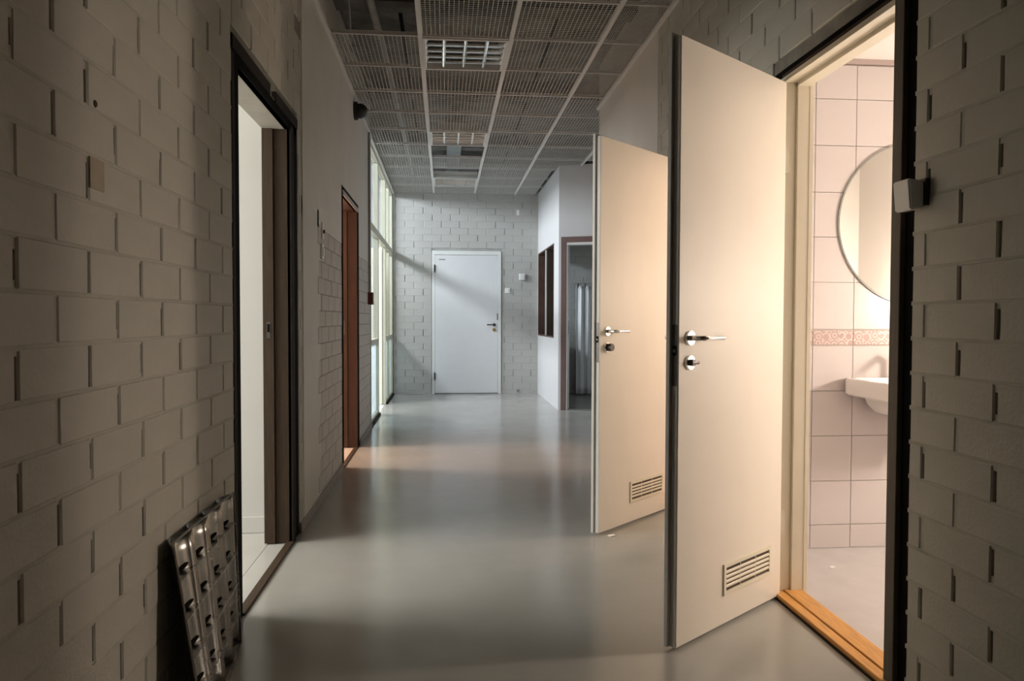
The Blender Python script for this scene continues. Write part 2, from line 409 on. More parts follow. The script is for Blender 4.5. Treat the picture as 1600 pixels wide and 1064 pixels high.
boxes('threshold', [(XL-.03, XL+.003, y0, y1, 0, .008)], m_brown, d2, bev=.003)
boxes('strike_plate', [(XL-.118, XL-.103, y1-.0135, y1-.010, .98, 1.10)], m_steel, d2)
m_r2 = mat('second_room_paint', (.72, .62, .52), .6)
boxes('wall_room_back', [(-3.6, XL-TW, 6.85, 6.95, 0, 2.7), (-3.6, XL-TW, 5.1, 5.2, 0, 2.7), (-3.7, -3.6, 5.1, 6.95, 0, 2.7)], m_r2, kind='structure')
boxes('ceiling', [(-3.7, XL-TW, 5.1, 6.95, 2.7, 2.8)], m_r2, kind='structure')

# ------------------------------------------------------------------ glazed screen on the left (window_1)
win = empty('window_1', (0, 0, 0), kind='structure')
MY = [7.555, 8.60, 9.62, 10.22, 10.82]
T1, T2 = 2.085, .86
fx0, fx1 = XL-.075, XL-.015
for i, y in enumerate(MY):
    boxes('mullion', [(fx0, fx1, y-.028, y+.028, 0, H)], m_wframe, win, bev=.004)
boxes('head_rail', [(fx0, fx1+.002, 7.53, 10.85, H-.06, H+.03)], m_wframe, win, bev=.004)
boxes('head_rail', [(XL-.02, XL+.015, 7.53, 10.85, H-.03, H)], m_rail, win, bev=.003)
boxes('transom', [(fx0-.002, fx1+.006, 7.53, 10.85, T1-.04, T1+.04)], m_wframe, win, bev=.005)
for a, b_ in ((0, 1), (2, 3), (3, 4)):
    ya, yb = MY[a]+.028, MY[b_]-.028
    boxes('transom', [(fx0+.004, fx1, ya, yb, T2-.03, T2+.03)], m_wframe, win, bev=.004)
    boxes('bottom_rail', [(fx0, fx1, ya, yb, 0, .055)], m_wframe, win, bev=.004)
    boxes('sill', [(XL-.03, XL+.008, ya-.02, yb+.02, 0, .022)], m_dkbrown, win, bev=.002)
    boxes('pane', [(XL-.047, XL-.043, ya, yb, .055, T2-.03)], m_frost, win)
    boxes('pane', [(XL-.047, XL-.043, ya, yb, T2+.03, T1-.04)], m_glass, win)
for a in range(4):
    boxes('pane', [(XL-.047, XL-.043, MY[a]+.028, MY[a+1]-.028, T1+.04, H-.06)], m_glass, win)
# the outward-opened leaf of the glazed screen
gl_ = empty('glazed_screen_door', (XL-.06, 9.60, 0)); tag(gl_, 'cream door leaf standing open outside between the left window sections', 'door')
bm = bmesh.new(); box(bm, -.86, 0, -.02, .02, .012, 2.03, bev=.004); obj('leaf', bm, m_leafc, gl_)
bm = bmesh.new(); tube(bm, [(-.79, -.02, 1.05), (-.79, -.06, 1.05), (-.68, -.06, 1.05)], .009, 8); obj('handle', bm, m_chrome, gl_, True)
# light court outside
boxes('wall_court', [(-4.7, -4.5, 6.95, 12.5, -.1, 1.9), (-4.5, XL-TW, 12.4, 12.5, -.1, 1.9)], m_court, kind='structure')
boxes('wall_court_near', [(-4.7, XL-TW, 6.96, 7.06, -.1, 3.4)], m_court, kind='structure')

# ------------------------------------------------------------------ far wall
wf = boxes('wall_far', [(XL-.2, -.195, D+REC, D+.16, 0, ZS), (.835, 3.1, D+REC, D+.16, 0, ZS), (-.195, .835, D+REC, D+.16, 2.125, ZS),
                        (-.195, .835, D+.07, D+.16, 0, 2.125)], m_fmort, kind='structure')
masonry(wf, (XL, D, 0), 0, 0, 2.9-XL, 0, ZS, [(-.195-XL, .835-XL, -1, 2.125)], (m_fbrick, m_fbed, m_fmort), .168, near=Vector((.2, D, 1.9)), cap=285, fill=.72, zph=.06)
boxes('baseboard_far', [(XL, -.195, D-.010, D, 0, .045), (.835, 1.385, D-.010, D, 0, .045)], m_fbrick, kind='structure')
fd = empty('door_3', (0, 0, 0), kind='structure')
boxes('jamb', [(-.192, -.150, D-.012, D+.06, 0, 2.062)], m_oframe, fd, bev=.003)
boxes('jamb', [(.785, .832, D-.020, D+.06, 0, 2.062)], m_oframe, fd, bev=.003)
boxes('head', [(-.192, .832, D-.016, D+.06, 2.062, 2.122)], m_oframe, fd, bev=.003)
boxes('threshold', [(-.16, .80, D-.02, D+.06, 0, .012)], m_greypl, fd)
lf = empty('door_leaf', (-.147, D-.01, 0)); tag(lf, 'closed white flat door in the far brick wall', 'door')
bm = bmesh.new(); box(bm, 0, .93, -.006, .034, .016, 2.058, bev=.003); obj('leaf', bm, m_door if False else mat('far_door_paint', (.72, .72, .73), .35, var=.02), lf)
for z in (1.855, .265):
    bm = bmesh.new(); cyl(bm, (-.008, -.014, z-.06), (0, 0, 1), .009, .12, 12)
    box(bm, -.012, .010, -.0085, -.004, z-.045, z+.045); obj('hinge', bm, m_steel, lf)
bm = bmesh.new(); cyl(bm, (.875, -.006, 1.03), (0, -1, 0), .024, .008, 20); tube(bm, [(.875, -.012, 1.03), (.875, -.05, 1.03), (.86, -.056, 1.03), (.765, -.056, 1.03)], .010, 10)
h = obj('lever_handle', bm, m_steel, lf, True); h['label'] = 'dark metal lever handle'
bm = bmesh.new(); cyl(bm, (.875, -.006, .955), (0, -1, 0), .026, .012, 20); cyl(bm, (.875, -.018, .955), (0, -1, 0), .015, .014, 16)
h = obj('lock_cylinder', bm, m_brass, lf, True); h['label'] = 'brass lock cylinder'
boxes('name_plate', [(.06, .15, -.009, -.005, 1.985, 2.0)], m_greypl, lf)
boxes('lock_plate', [(.918, .932, -.010, .0, 1.10, 1.20)], m_steel, lf)

# ------------------------------------------------------------------ right wall with two toilet doorways
xb = XR+REC
O1 = (1.995, 2.915, 2.118); O2 = (3.38, 4.27, 2.10); YE = 6.325
wr = boxes('wall_right', [
    (xb, XR+.10, -1.7, O1[0], 0, ZS), (xb, XR+.10, O1[0], O1[1], O1[2], ZS), (xb, XR+.10, O1[1], O2[0], 0, ZS),
    (xb, XR+.10, O2[0], O2[1], O2[2], ZS), (xb, XR+.10, O2[1], YE, 0, ZS)], m_mortar, kind='structure')
masonry(wr, (XR, 0, 0), -math.pi/2, -4.55, -.75, 0, ZS, [(-O1[1], -O1[0], -1, O1[2]), (-O2[1], -O2[0], -1, O2[2])],
        (m_brick, m_bed, m_mortar), -1.797+BL/2, near=Vector((XR, 2.3, 2.0)), cap=296)
boxes('plaster', [(XR+.000, xb, 4.55, YE, 0, ZS-.1), (XR, XR+.10, YE-.01, YE+.012, 0, ZS-.1)], m_plaster, wr)
tr = boxes('trim_2', [(XR-.022, XR, .3, YE+.012, H-.026, H-.002)], m_rail, kind='structure')
boxes('wall_right_return', [(XR+.1, 3.1, YE-.09, YE+.012, 0, ZS)], m_plaster, kind='structure')
boxes('wall_right_outer', [(3.0, 3.1, YE, D+.1, 0, ZS)], m_white, kind='structure')

def toilet_frame(name, ya, yb, oy0, oy1, oz):
    d = empty(name, (0, 0, 0), kind='structure'); zt = 2.058
    # black mounting gap round the frame
    boxes('gap', [(XR+.012, XR+.04, oy0, ya-.045, 0, oz), (XR+.012, XR+.04, yb+.045, oy1, 0, oz), (XR+.012, XR+.04, ya-.045, yb+.045, zt+.03, oz)], m_black, d)
    boxes('casing', [(XR-.004, XR+.05, ya-.05, ya-.004, 0, zt+.034)], m_wbrown, d, bev=.003)
    boxes('casing', [(XR+.0, XR+.05, ya-.02, yb+.03, zt+.016, zt+.034)], m_brown, d, bev=.002)
    boxes('jamb', [(XR+.052, XR+.105, ya-.03, ya, .012, zt)], m_cream, d, bev=.002)
    boxes('jamb', [(XR+.0, XR+.052, yb+.013, yb+.045, .012, zt+.014), (XR+.052, XR+.105, yb, yb+.045, .012, zt)], m_cream, d, bev=.002)
    boxes('head', [(XR-.002, XR+.052, ya-.03, yb+.045, zt, zt+.02), (XR+.052, XR+.105, ya-.03, yb+.045, zt-.014, zt+.02)], m_cream, d, bev=.002)
    boxes('inner_casing', [(XR+.100, XR+.118, yb-.002, yb+.06, .012, zt+.05)], m_cream, d, bev=.002)
    boxes('inner_casing', [(XR+.100, XR+.118, ya-.06, ya+.002, .012, zt+.05)], m_cream, d, bev=.002)
    boxes('inner_casing', [(XR+.100, XR+.118, ya-.06, yb+.06, zt-.005, zt+.05)], m_cream, d, bev=.002)
    t_ = boxes('threshold', [(XR-.018, XR+.022, ya-.045, yb+.04, .004, .022), (XR+.026, XR+.10, ya-.045, yb+.04, .004, .026)], m_oak, d, bev=.003)
    t_['label'] = 'oak threshold board with a groove'
    boxes('threshold_groove', [(XR+.020, XR+.028, ya-.045, yb+.04, .003, .016)], m_groove, d)
    boxes('threshold_base', [(XR-.024, XR+.09, ya-.045, yb+.04, .0, .006)], m_dkbrown, d)
    boxes('hinge', [(XR+.002, XR+.020, yb+.004, yb+.014, z-.05, z+.05) for z in (.3, 1.75)], m_cream, d)
toilet_frame('door_4', 2.095, 2.800, *O1)
toilet_frame('door_5', 3.485, 4.185, *O2)

# toilets: white tiled rooms
tw = boxes('wall_toilet_back', [(XR+.10, 3.0, 3.358, 3.45, .0, 2.36)], m_grout, kind='structure')
XT0, TP = 1.552, .2035
rows = [(.012, .126), (.126, .339), (.339, .558), (.558, .775), (.775, .992), 'b', (1.071, 1.297), (1.297, 1.513), (1.513, 1.726), (1.726, 1.948), (1.948, 2.168), (2.168, 2.33)]
tile_cache = {}
def tile(name, w_, h_, m):
    key = (name, round(w_, 4), round(h_, 4))
    if key not in tile_cache:
        bm = bmesh.new(); box(bm, -w_/2+.0013, w_/2-.0013, -.008, .004, -h_/2+.0013, h_/2-.0013, bev=.0012); tile_cache[key] = mesh(name, bm, m)
    return tile_cache[key]
for c in range(-1, 7):
    xa = max(XR+.105, XT0+c*TP); xe = XT0+(c+1)*TP
    for rw in rows:
        if rw == 'b':
            obj('border_tile', tile('border_tile', xe-xa, .071, m_border), None, tw, loc=((xa+xe)/2, 3.358, 1.0315)); continue
        obj('tile', tile('tile', xe-xa, rw[1]-rw[0], m_tile), None, tw, loc=((xa+xe)/2, 3.358, (rw[0]+rw[1])/2))
boxes('cornice', [(XR+.105, 3.0, 3.345, 3.358, 2.335, 2.36)], mat('mauve_cornice', (.42, .34, .32), .6), tw)
boxes('wall_toilet_side', [(3.0, 3.1, 1.5, 4.95, 0, 2.4), (XR+.10, 3.1, 1.5, 1.6, 0, 2.4), (XR+.10, 3.1, 4.85, 4.95, 0, 2.4)], mat('toilet_wall_paint', (.62, .585, .55), .4), kind='structure')
boxes('wall_toilet_front', [(XR+.10, XR+.108, 1.6, 2.04, 0, 2.36), (XR+.10, XR+.108, 2.85, 3.358, 0, 2.36), (XR+.10, XR+.108, 3.45, 3.43, 0, 2.36), (XR+.10, XR+.108, 4.24, 4.85, 0, 2.36),
       (XR+.10, XR+.108, 2.04, 2.85, 2.1, 2.36), (XR+.10, XR+.108, 3.43, 4.24, 2.1, 2.36)], m_tile, kind='structure')
boxes('ceiling', [(XR+.10, 3.1, 1.5, 4.95, 2.36, 2.44)], mat('toilet_ceiling_paint', (.82, .80, .76), .6), kind='structure')

# lamps of the two toilets
def wall_lamp(y, zl, label):
    e = empty('wall_lamp', (3.0, y, zl)); tag(e, label, 'lamp', 'toilet wall lamps')
    bm = bmesh.new(); cyl(bm, (0, 0, 0), (-1, 0, 0), .07, .035, 32); obj('base', bm, m_whitepl, e, True)
    bm = bmesh.new(); cyl(bm, (-.035, 0, 0), (-1, 0, 0), .055, .03, 32, .04); obj('diffuser', bm, m_lamp, e, True)
wall_lamp(2.47, 1.22, 'lit round wall lamp on the side wall of the nearer toilet')
wall_lamp(3.90, 1.34, 'lit round wall lamp on the side wall of the second toilet')

# mirror and basin
mi = empty('round_mirror', (2.262, 3.349, 1.582)); tag(mi, 'large round frameless mirror on the tiled toilet wall above the basin', 'mirror')
bm = bmesh.new(); cyl(bm, (0, .0, 0), (0, -1, 0), .392, .008, 96); obj('edge', bm, m_mirredge, mi, True)
bm = bmesh.new(); cyl(bm, (0, -.0082, 0), (0, -1, 0), .386, .001, 96); obj('glass', bm, m_mirror, mi)
ba = empty('wash_basin', (2.172, 3.349, .84)); tag(ba, 'white ceramic wash basin hung on the tiled wall below the mirror', 'basin')
bm = bmesh.new()
bw, bd = .28, .43
def ring(s, z, yo=0.0, n_=40):
    """rounded basin outline: straight back at the wall, rounded front"""
    pts = []
    for i in range(n_):
        a = 2*math.pi*i/n_; ca, sa = math.cos(a), math.sin(a)
        px = math.copysign(abs(ca)**.26, ca)*bw*s
        py = math.copysign(abs(sa)**.26, sa)*bd/2*s
        pts.append((px, -bd/2+py+yo, z))
    return [bm.verts.new((p[0], min(p[1], -.0005), p[2])) for p in pts]
R_ = [ring(.34, -.175, .10), ring(.50, -.16, .07), ring(.64, -.12, .045), ring(.70, -.086, .03), ring(.975, -.078), ring(1.0, -.070), ring(1.0, -.012), ring(.985, .0), ring(.87, 0), ring(.83, -.015), ring(.62, -.11, .02), ring(.25, -.135, .03)]
for a, b_ in zip(R_, R_[1:]):
    for k in range(40): bm.faces.new((a[k], a[(k+1) % 40], b_[(k+1) % 40], b_[k]))
bm.faces.new(R_[0][::-1]); bm.faces.new(R_[-1])
obj('bowl', bm, m_ceram, ba, True)
bm = bmesh.new(); tube(bm, [(0, -.14, -.17), (0, -.14, -.30), (0, -.10, -.34), (0, -.06, -.30), (0, 0, -.28)], .018, 12); obj('waste_pipe', bm, m_chrome, ba, True)
bm = bmesh.new(); tube(bm, [(0, -.07, 0), (0, -.07, .10), (0, -.10, .125), (0, -.19, .10)], .014, 12); obj('tap', bm, m_chrome, ba, True)

# ------------------------------------------------------------------ the two open toilet doors
def leaf(loc, ang, label, thumb):
    e = empty('door_leaf', loc, ang); tag(e, label, 'door', 'open toilet doors')
    Wd, zt = .712, 2.052
    bm = bmesh.new(); box(bm, 0, Wd, -.027, 0, .012, zt, bev=.0025); obj('leaf', bm, m_door, e)
    bm = bmesh.new(); box(bm, -.002, Wd+.013, -.042, -.0272, .012, zt+.012, bev=.002); obj('rebated_lip', bm, m_dooredge, e)
    bm = bmesh.new(); box(bm, Wd-.001, Wd+.0012, -.0265, -.003, .013, zt-.002); obj('edge_band', bm, m_dooredge, e)
    # vent grille
    g0, g1, gz0, gz1 = .085, .425, .118, .232
    bm = bmesh.new()
    box(bm, g0, g1, 0, .006, gz0, gz0+.014); box(bm, g0, g1, 0, .006, gz1-.014, gz1)
    box(bm, g0, g0+.014, 0, .006, gz0+.014, gz1-.014); box(bm, g1-.014, g1, 0, .006, gz0+.014, gz1-.014)
    g = obj('vent_grille', bm, m_cream, e); g['label'] = 'white slotted ventilation grille'
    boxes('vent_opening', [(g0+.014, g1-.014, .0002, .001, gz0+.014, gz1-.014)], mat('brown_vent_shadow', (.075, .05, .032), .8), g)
    for k in range(4):
        z = gz0+.014+(k+1)*.0172
        bm = bmesh.new(); prism(bm, [(.001, z-.0045), (.0045, z-.0058), (.0055, z+.001), (.002, z+.0045)], 'x', g0+.014, g1-.014); obj('slat', bm, m_cream, g)
    for xq in (.2, .31): boxes('rib', [(g0-.085+xq-.001, g0-.085+xq+.001, .001, .004, gz0+.014, gz1-.014)], m_cream, g)
    # handle set (both faces)
    hx = Wd-.062
    for s, yb in ((1, 0), (-1, -.042)):
        bm = bmesh.new(); cyl(bm, (hx, yb, 1.055), (0, s, 0), .026, .008, 28, .024)
        hs = obj('handle_rose', bm, m_chrome, e, True)
        bm = bmesh.new(); tube(bm, [(hx, yb+s*.006, 1.055), (hx, yb+s*.046, 1.055), (hx-.010, yb+s*.055, 1.055), (hx-.03, yb+s*.057, 1.055), (hx-.118, yb+s*.057, 1.055)], [.0095, .0095, .0095, .0095, .0085], 14)
        h_ = obj('lever_handle', bm, m_chrome, e, True); h_['label'] = 'chrome lever handle'
    bm = bmesh.new(); cyl(bm, (hx, 0, .972), (0, 1, 0), .026, .008, 28, .024); obj('lock_rose', bm, m_chrome, e, True)
    if thumb:
        bm = bmesh.new(); cyl(bm, (hx, .008, .972), (0, 1, 0), .011, .012, 16); box(bm, hx-.030, hx+.012, .014, .022, .966, .978, bev=.003)
        h_ = obj('thumb_turn', bm, m_steel, e, True); h_['label'] = 'dark thumb turn'
    else:
        bm = bmesh.new(); cyl(bm, (hx-.004, .008, .972), (0, 1, 0), .021, .024, 24, .019); h_ = obj('lock_knob', bm, m_blackpl, e, True); h_['label'] = 'round black lock knob'
    lp = boxes('lock_plate', [(Wd+.0006, Wd+.0022, -.0235, -.006, .895, 1.10)], m_steel, e); lp['label'] = 'steel lock plate on the door edge'
    boxes('latch_hole', [(Wd+.002, Wd+.0027, -.022, -.008, .998, 1.030)], m_black, lp)
    boxes('latch_bolt', [(Wd+.002, Wd+.006, -.019, -.010, 1.008, 1.018)], m_steel, lp)
    for z in (.3, 1.75):
        bm = bmesh.new(); cyl(bm, (-.004, -.03, z-.05), (0, 0, 1), .008, .10, 12); obj('hinge', bm, m_brass, e, True)
leaf((1.340, 2.790, 0), math.atan2(-.4307, -.5674), 'nearer open white toilet door with a chrome lever and thumb turn', True)
leaf((1.316, 4.161, 0), math.atan2(-.451, -.493), 'second open white door, partly hidden behind the nearer one, with a black lock knob', False)

# ------------------------------------------------------------------ angled box at the far right
XA = 1.385
wa = boxes('wall_angled_side', [(XA, XA+.12, 8.86, 9.25, 0, H+.02), (XA, XA+.12, 10.80, D+.02, 0, H+.02), (XA, XA+.12, 9.25, 10.80, 0, .875), (XA, XA+.12, 9.25, 10.80, 2.085, H+.02)], m_white, kind='structure')
w2 = empty('window_2', (0, 0, 0), kind='structure')
boxes('lining', [(XA-.004, XA+.13, 9.25, 9.272, .875, 2.085)], m_red2, w2); boxes('lining', [(XA-.004, XA+.13, 10.778, 10.80, .875, 2.085)], m_red2, w2)
boxes('lining', [(XA-.004, XA+.13, 9.25, 10.80, .875, .893)], m_red2, w2); boxes('lining', [(XA-.004, XA+.13, 9.25, 10.80, 2.067, 2.085)], m_red2, w2)
boxes('mullion', [(XA+.012, XA+.13, 9.985, 10.03, .893, 2.067)], m_brown, w2)
boxes('mullion_edge', [(XA-.004, XA+.012, 9.985, 10.03, .893, 2.067)], m_white, w2)
for a, b_ in ((9.272, 9.985), (10.03, 10.778)): boxes('pane', [(XA+.095, XA+.099, a, b_, .893, 2.067)], m_glass, w2)
AA = math.radians(-22)
wd = empty('wall_angled_front', (XA, 8.86, 0), AA, kind='structure')
boxes('panel', [(0, .035, 0, .1, 0, H+.02), (1.02, 1.75, 0, .1, 0, H+.02), (.035, 1.02, 0, .1, 2.115, H+.02)], m_white, wd)
d6 = empty('door_6', (XA, 8.86, 0), AA, kind='structure')
boxes('casing', [(.032, .098, -.014, 0, 0, 2.05)], m_mauve, d6, bev=.003); boxes('casing', [(.957, 1.023, -.014, 0, 0, 2.05)], m_mauve, d6, bev=.003)
boxes('casing', [(.032, 1.023, -.014, 0, 2.05, 2.118)], m_mauve, d6, bev=.003)
boxes('jamb', [(.084, .114, -.008, .11, 0, 2.04)], m_oframe, d6, bev=.002); boxes('jamb', [(.94, .97, -.008, .11, 0, 2.04)], m_oframe, d6, bev=.002)
boxes('head', [(.084, .97, -.008, .11, 2.02, 2.055)], m_oframe, d6, bev=.002)
boxes('threshold', [(.1, .95, -.004, .1, 0, .010)], m_greypl, d6)
boxes('strike_plate', [(.113, .116, .05, .07, .93, 1.10)], m_steel, d6)
# curtain in the dark room
cu = empty('shower_curtain', (1.905, 10.55, 1.60)); tag(cu, 'white pleated curtain hanging in the dark room beyond the angled doorway', 'curtain')
bm = bmesh.new(); N_, ZN = 90, 14
g_ = []
for j in range(ZN+1):
    z = -1.58*j/ZN; rowv = []
    for i in range(N_+1):
        x = .95*i/N_; ph = 2*math.pi*x/.105
        a = .022+.008*math.sin(j*.4)
        rowv.append(bm.verts.new((x+.01*math.sin(ph*2+j*.1), a*math.sin(ph+.25*math.sin(j*.35))+.01*math.sin(x*9), z)))
    g_.append(rowv)
for j in range(ZN):
    for i in range(N_): bm.faces.new((g_[j][i], g_[j][i+1], g_[j+1][i+1], g_[j+1][i]))
o = obj('cloth', bm, m_curt, cu, True); sm = o.modifiers.new('thick', 'SOLIDIFY'); sm.thickness = .002
bm = bmesh.new(); tube(bm, [(-.05, 0, .035), (1.0, 0, .035)], .003, 8); obj('wire', bm, m_greypl, cu, True)
for i in range(9):
    bm = bmesh.new(); box(bm, -.006, .006, -.012, .004, -.022, .04, bev=.002); obj('hook', bm, m_blackpl, cu, loc=(.03+.105*i, -.02, 0))

# ------------------------------------------------------------------ ceiling: slab above, wire mesh grid below
ce = boxes('ceiling', [(-.95, 3.1, -1.7, D+.16, ZS, ZS+.15)], m_conc, kind='structure')
boxes('slab_joint', [(x, x+.03, -1.7, D, ZS-.004, ZS) for x in (-.35, .85, 2.05)], m_black, ce)
boxes('beam', [(-.9, 3.1, y, y+.18, ZS-.16, ZS) for y in (5.05, 7.1, 9.2)], m_conc, ce)
boxes('wall_near', [(-.95, 1.5, -1.8, -1.7, 0, ZS)], m_plaster, kind='structure')
RX = [-.1625+.6*i for i in range(-1, 6)]          # rails
CY = [4.871+.6*i for i in range(-4, 11)]          # cross bars
def rail(x, y0_, y1_):
    bm = bmesh.new(); box(bm, x-.014, x+.014, y0_, y1_, H-.002, H+.003); box(bm, x-.0015, x+.0015, y0_, y1_, H+.003, H+.038); obj('rail', bm, m_rail, ce)
for i, x in enumerate(RX):
    if x < -.5: continue
    if x < XR: rail(x, -.2, D)
    else: rail(x, YE+.02, 8.3 if x > 1.7 else 8.8)
for y in CY:
    bm = bmesh.new()
    xe = XR if y < YE else (2.84 if y < 8.2 else (2.05 if y < 8.6 else XA))
    box(bm, XL+.002, xe, y-.006, y+.006, H-.0005, H+.004); box(bm, XL+.002, xe, y-.001, y+.001, H+.004, H+.026); obj('cross_bar', bm, m_rail, ce)
PS = .574; NW = 21
pm = []
for v in range(1):
    bm = bmesh.new(); rw = .0011
    for k in range(NW):
        a = -PS/2 + PS*k/(NW-1); q0 = rw if 0 < k < NW-1 else rw*2.2
        for ax in (0, 1):
            q = q0*1.7 if ax else q0
            # four-sided wires, open ends
            c = [(-q, -q), (q, -q), (q, q), (-q, q)]
            zc = .002 if ax else -.0005
            if ax: A = [bm.verts.new((a+p[0], -PS/2, zc+p[1])) for p in c]; B = [bm.verts.new((a+p[0], PS/2, zc+p[1])) for p in c]
            else: A = [bm.verts.new((-PS/2, a+p[0], zc+p[1])) for p in c]; B = [bm.verts.new((PS/2, a+p[0], zc+p[1])) for p in c]
            for i in range(4): bm.faces.new((A[i], A[(i+1) % 4], B[(i+1) % 4], B[i]))
    pm.append(mesh('mesh_panel', bm, m_wire))
LUM = [(1, 4), (1, 8), (1, 12)]                    # (column, row) of the luminaires
MISS = [(0, 3), (1, 9), (1, 11)]
for i in range(6):
    xc = (RX[i]+RX[i+1])/2
    for j in range(14):
        yc = CY[j]+.3
        if (i, j) in LUM or (i, j) in MISS: continue
        sx = 1.0
        if xc > XR-.3:
            if yc < YE: 
                if i != 3 or yc > YE: 
                    if i != 3: continue
            if i >= 4 and yc > 8.3: continue
        x_, sc = xc, 1.0
        if i == 3:
            if yc < YE or yc > 8.9: x_, sc = (1.0375+XR)/2, (XR-1.0375-.02)/PS
        o = obj('mesh_panel', pm[0], None, ce, loc=(x_+rnd.uniform(-.003, .003), yc+rnd.uniform(-.003, .003), H+.007+rnd.uniform(0, .003)), rotz=rnd.uniform(-.004, .004))
        if sc != 1.0: o.scale = (sc, 1, 1)
        if j == 13: o.scale = (sc, (D-CY[13]-.02)/PS if D-CY[13] < .59 else 1, 1); o.location.y = (CY[13]+D)/2
# things above the grid
pi = obj('pipe', (lambda bm: (tube(bm, [(-.50, 1.0, 3.22), (-.49, 4.6, 3.20), (-.46, 7.5, 3.21), (-.46, 10.8, 3.21)], .028, 12), bm)[1])(bmesh.new()), m_dust, smooth=True)
tag(pi, 'pale lagged pipe running above the wire ceiling along the left wall', 'pipe')
dz = obj('ventilation_duct', (lambda bm: (box(bm, .02, .20, 7.95, 10.7, 3.2, 3.36, bev=.01), bm)[1])(bmesh.new()), mat('galvanised_duct', (.36, .38, .38), .5, metal=.4, var=.15))
tag(dz, 'grey rectangular ventilation duct above the middle ceiling bay', 'duct')
cb = obj('cable', (lambda bm: (tube(bm, [(-.70, 3.0, 3.1), (-.66, 4.2, 3.06), (-.60, 4.7, 3.12), (-.67, 5.4, 3.06), (-.62, 6.4, 3.1), (-.7, 8, 3.08)], .007, 8), bm)[1])(bmesh.new()), m_greypl, smooth=True)
tag(cb, 'thin grey cable sagging above the wire ceiling beside the left wall', 'cable')

# luminaires
def luminaire():
    e = empty('ceiling_luminaire', (0, 0, H))
    bm = bmesh.new(); w_ = .288
    for q in ((-w_, w_, -w_, -w_+.018, -.022, .06), (-w_, w_, w_-.018, w_, -.022, .06), (-w_, -w_+.018, -w_+.018, w_-.018, -.022, .06), (w_-.018, w_, -w_+.018, w_-.018, -.022, .06), (-w_, w_, -w_, w_, .06, .075)): box(bm, *q)
    obj('housing', bm, m_rail, e)
    n_ = 5; step = (2*w_-.036)/n_
    for k in range(1, n_):                                # reflector blades across
        y = -w_+.018+k*step
        bm = bmesh.new(); prism(bm, [(y-.020, .045), (y-.0195, .026), (y-.0165, .012), (y-.010, -.003), (y-.003, -.014), (y+.003, -.014), (y+.010, -.003), (y+.0165, .012), (y+.0195, .026), (y+.020, .045)], 'x', -w_+.018, w_-.018); obj('reflector_blade', bm, m_alu, e)
    for k in range(1, 4):
        x = -w_+k*w_/2
        bm = bmesh.new(); prism(bm, [(x-.012, .045), (x-.013, .0), (x-.008, -.012), (x, -.0145), (x+.008, -.012), (x+.013, .0), (x+.012, .045)], 'y', -w_+.018, w_-.018); obj('divider', bm, m_alu, e)
    for s in (-1, 1):
        bm = bmesh.new(); prism(bm, [(s*(w_-.018), -.018), (s*(w_-.022), -.018), (s*(w_-.05), .045), (s*(w_-.018), .045)], 'y', -w_+.018, w_-.018); obj('side_reflector', bm, m_alu, e)
    boxes('gear_tray', [(-w_+.018, w_-.018, -w_+.018, w_-.018, .046, .052)], m_traydark, e)
    return e
lu = luminaire()
spots = [((RX[1]+.3, CY[4]+.3), 'nearest square louvred ceiling light in the wire mesh ceiling, hanging slightly askew', (-.014, -.012, .012)),
         ((RX[1]+.3, CY[8]+.3), 'middle louvred ceiling light, in front of an open dark ceiling bay', (0, 0, 0)),
         ((RX[1]+.3, CY[12]+.3), 'farthest louvred ceiling light, close to the far brick wall', (0, 0, 0))]
for k, ((x, y), lab, rr) in enumerate(spots):
    o = lu if k == 0 else copy_tree(lu)
    o.location = (x, y, H+.012 if k else H+.010); o.rotation_euler = rr
    tag(o, lab, 'ceiling light', 'louvred ceiling lights')

# ------------------------------------------------------------------ leaning louvre at the left wall
lo = empty('louvre_insert', (XL+.06, 2.3, 0)); tag(lo, 'aluminium light louvre leaning against the left brick wall beside the first doorway', 'louvre')
TL, TR = Vector((XL+.024, 1.985, .520)), Vector((XL+.021, 2.545, .522)); BLc, BRc = Vector((XL+.110, 1.965, .004)), Vector((XL+.040, 2.545, .004))
base = Vector(lo.location)
def Q(s, t_, d=0.0):
    p = (TL*(1-s)+TR*s)*(1-t_) + (BLc*(1-s)+BRc*s)*t_
    nrm = (TR-TL).cross(BLc-TL).normalized()
    if nrm.x < 0: nrm = -nrm
    return p + nrm*(d) - base
def strip(bm, pts2, closed=False):
    """sheet through rows of points"""
    rows_ = [[bm.verts.new(p) for p in rw] for rw in pts2]
    for a, b_ in zip(rows_, rows_[1:]):
        for i in range(len(a)-1): bm.faces.new((a[i], a[i+1], b_[i+1], b_[i]))
NC, NR = 4, 5
TD = .036
def trough(w_): return -TD*math.sin(math.pi*w_)**.75 + .016
for c in range(NC):
    bm = bmesh.new(); pts = []
    for i in range(15):
        w_ = i/14
        pts.append([Q((c+w_)/NC, t_/10, trough(w_)) for t_ in range(11)])
    strip(bm, pts); o = obj('reflector', bm, m_oldalu, lo, True)
    md = o.modifiers.new('thick', 'SOLIDIFY'); md.thickness = .0008
for k in range(1, NR):
    t_ = k/NR; bm = bmesh.new(); pts = []
    for c in range(NC):
        for i in range(9):
            w_ = i/8
            if c and i == 0: continue
            s = (c+w_)/NC; d0 = trough(w_)
            pts.append([Q(s, t_-.004, d0), Q(s, t_-.002, .0175), Q(s, t_+.002, .0175), Q(s, t_+.004, d0)])
    strip(bm, pts); obj('cross_blade', bm, m_oldalu, lo)
bm = bmesh.new()
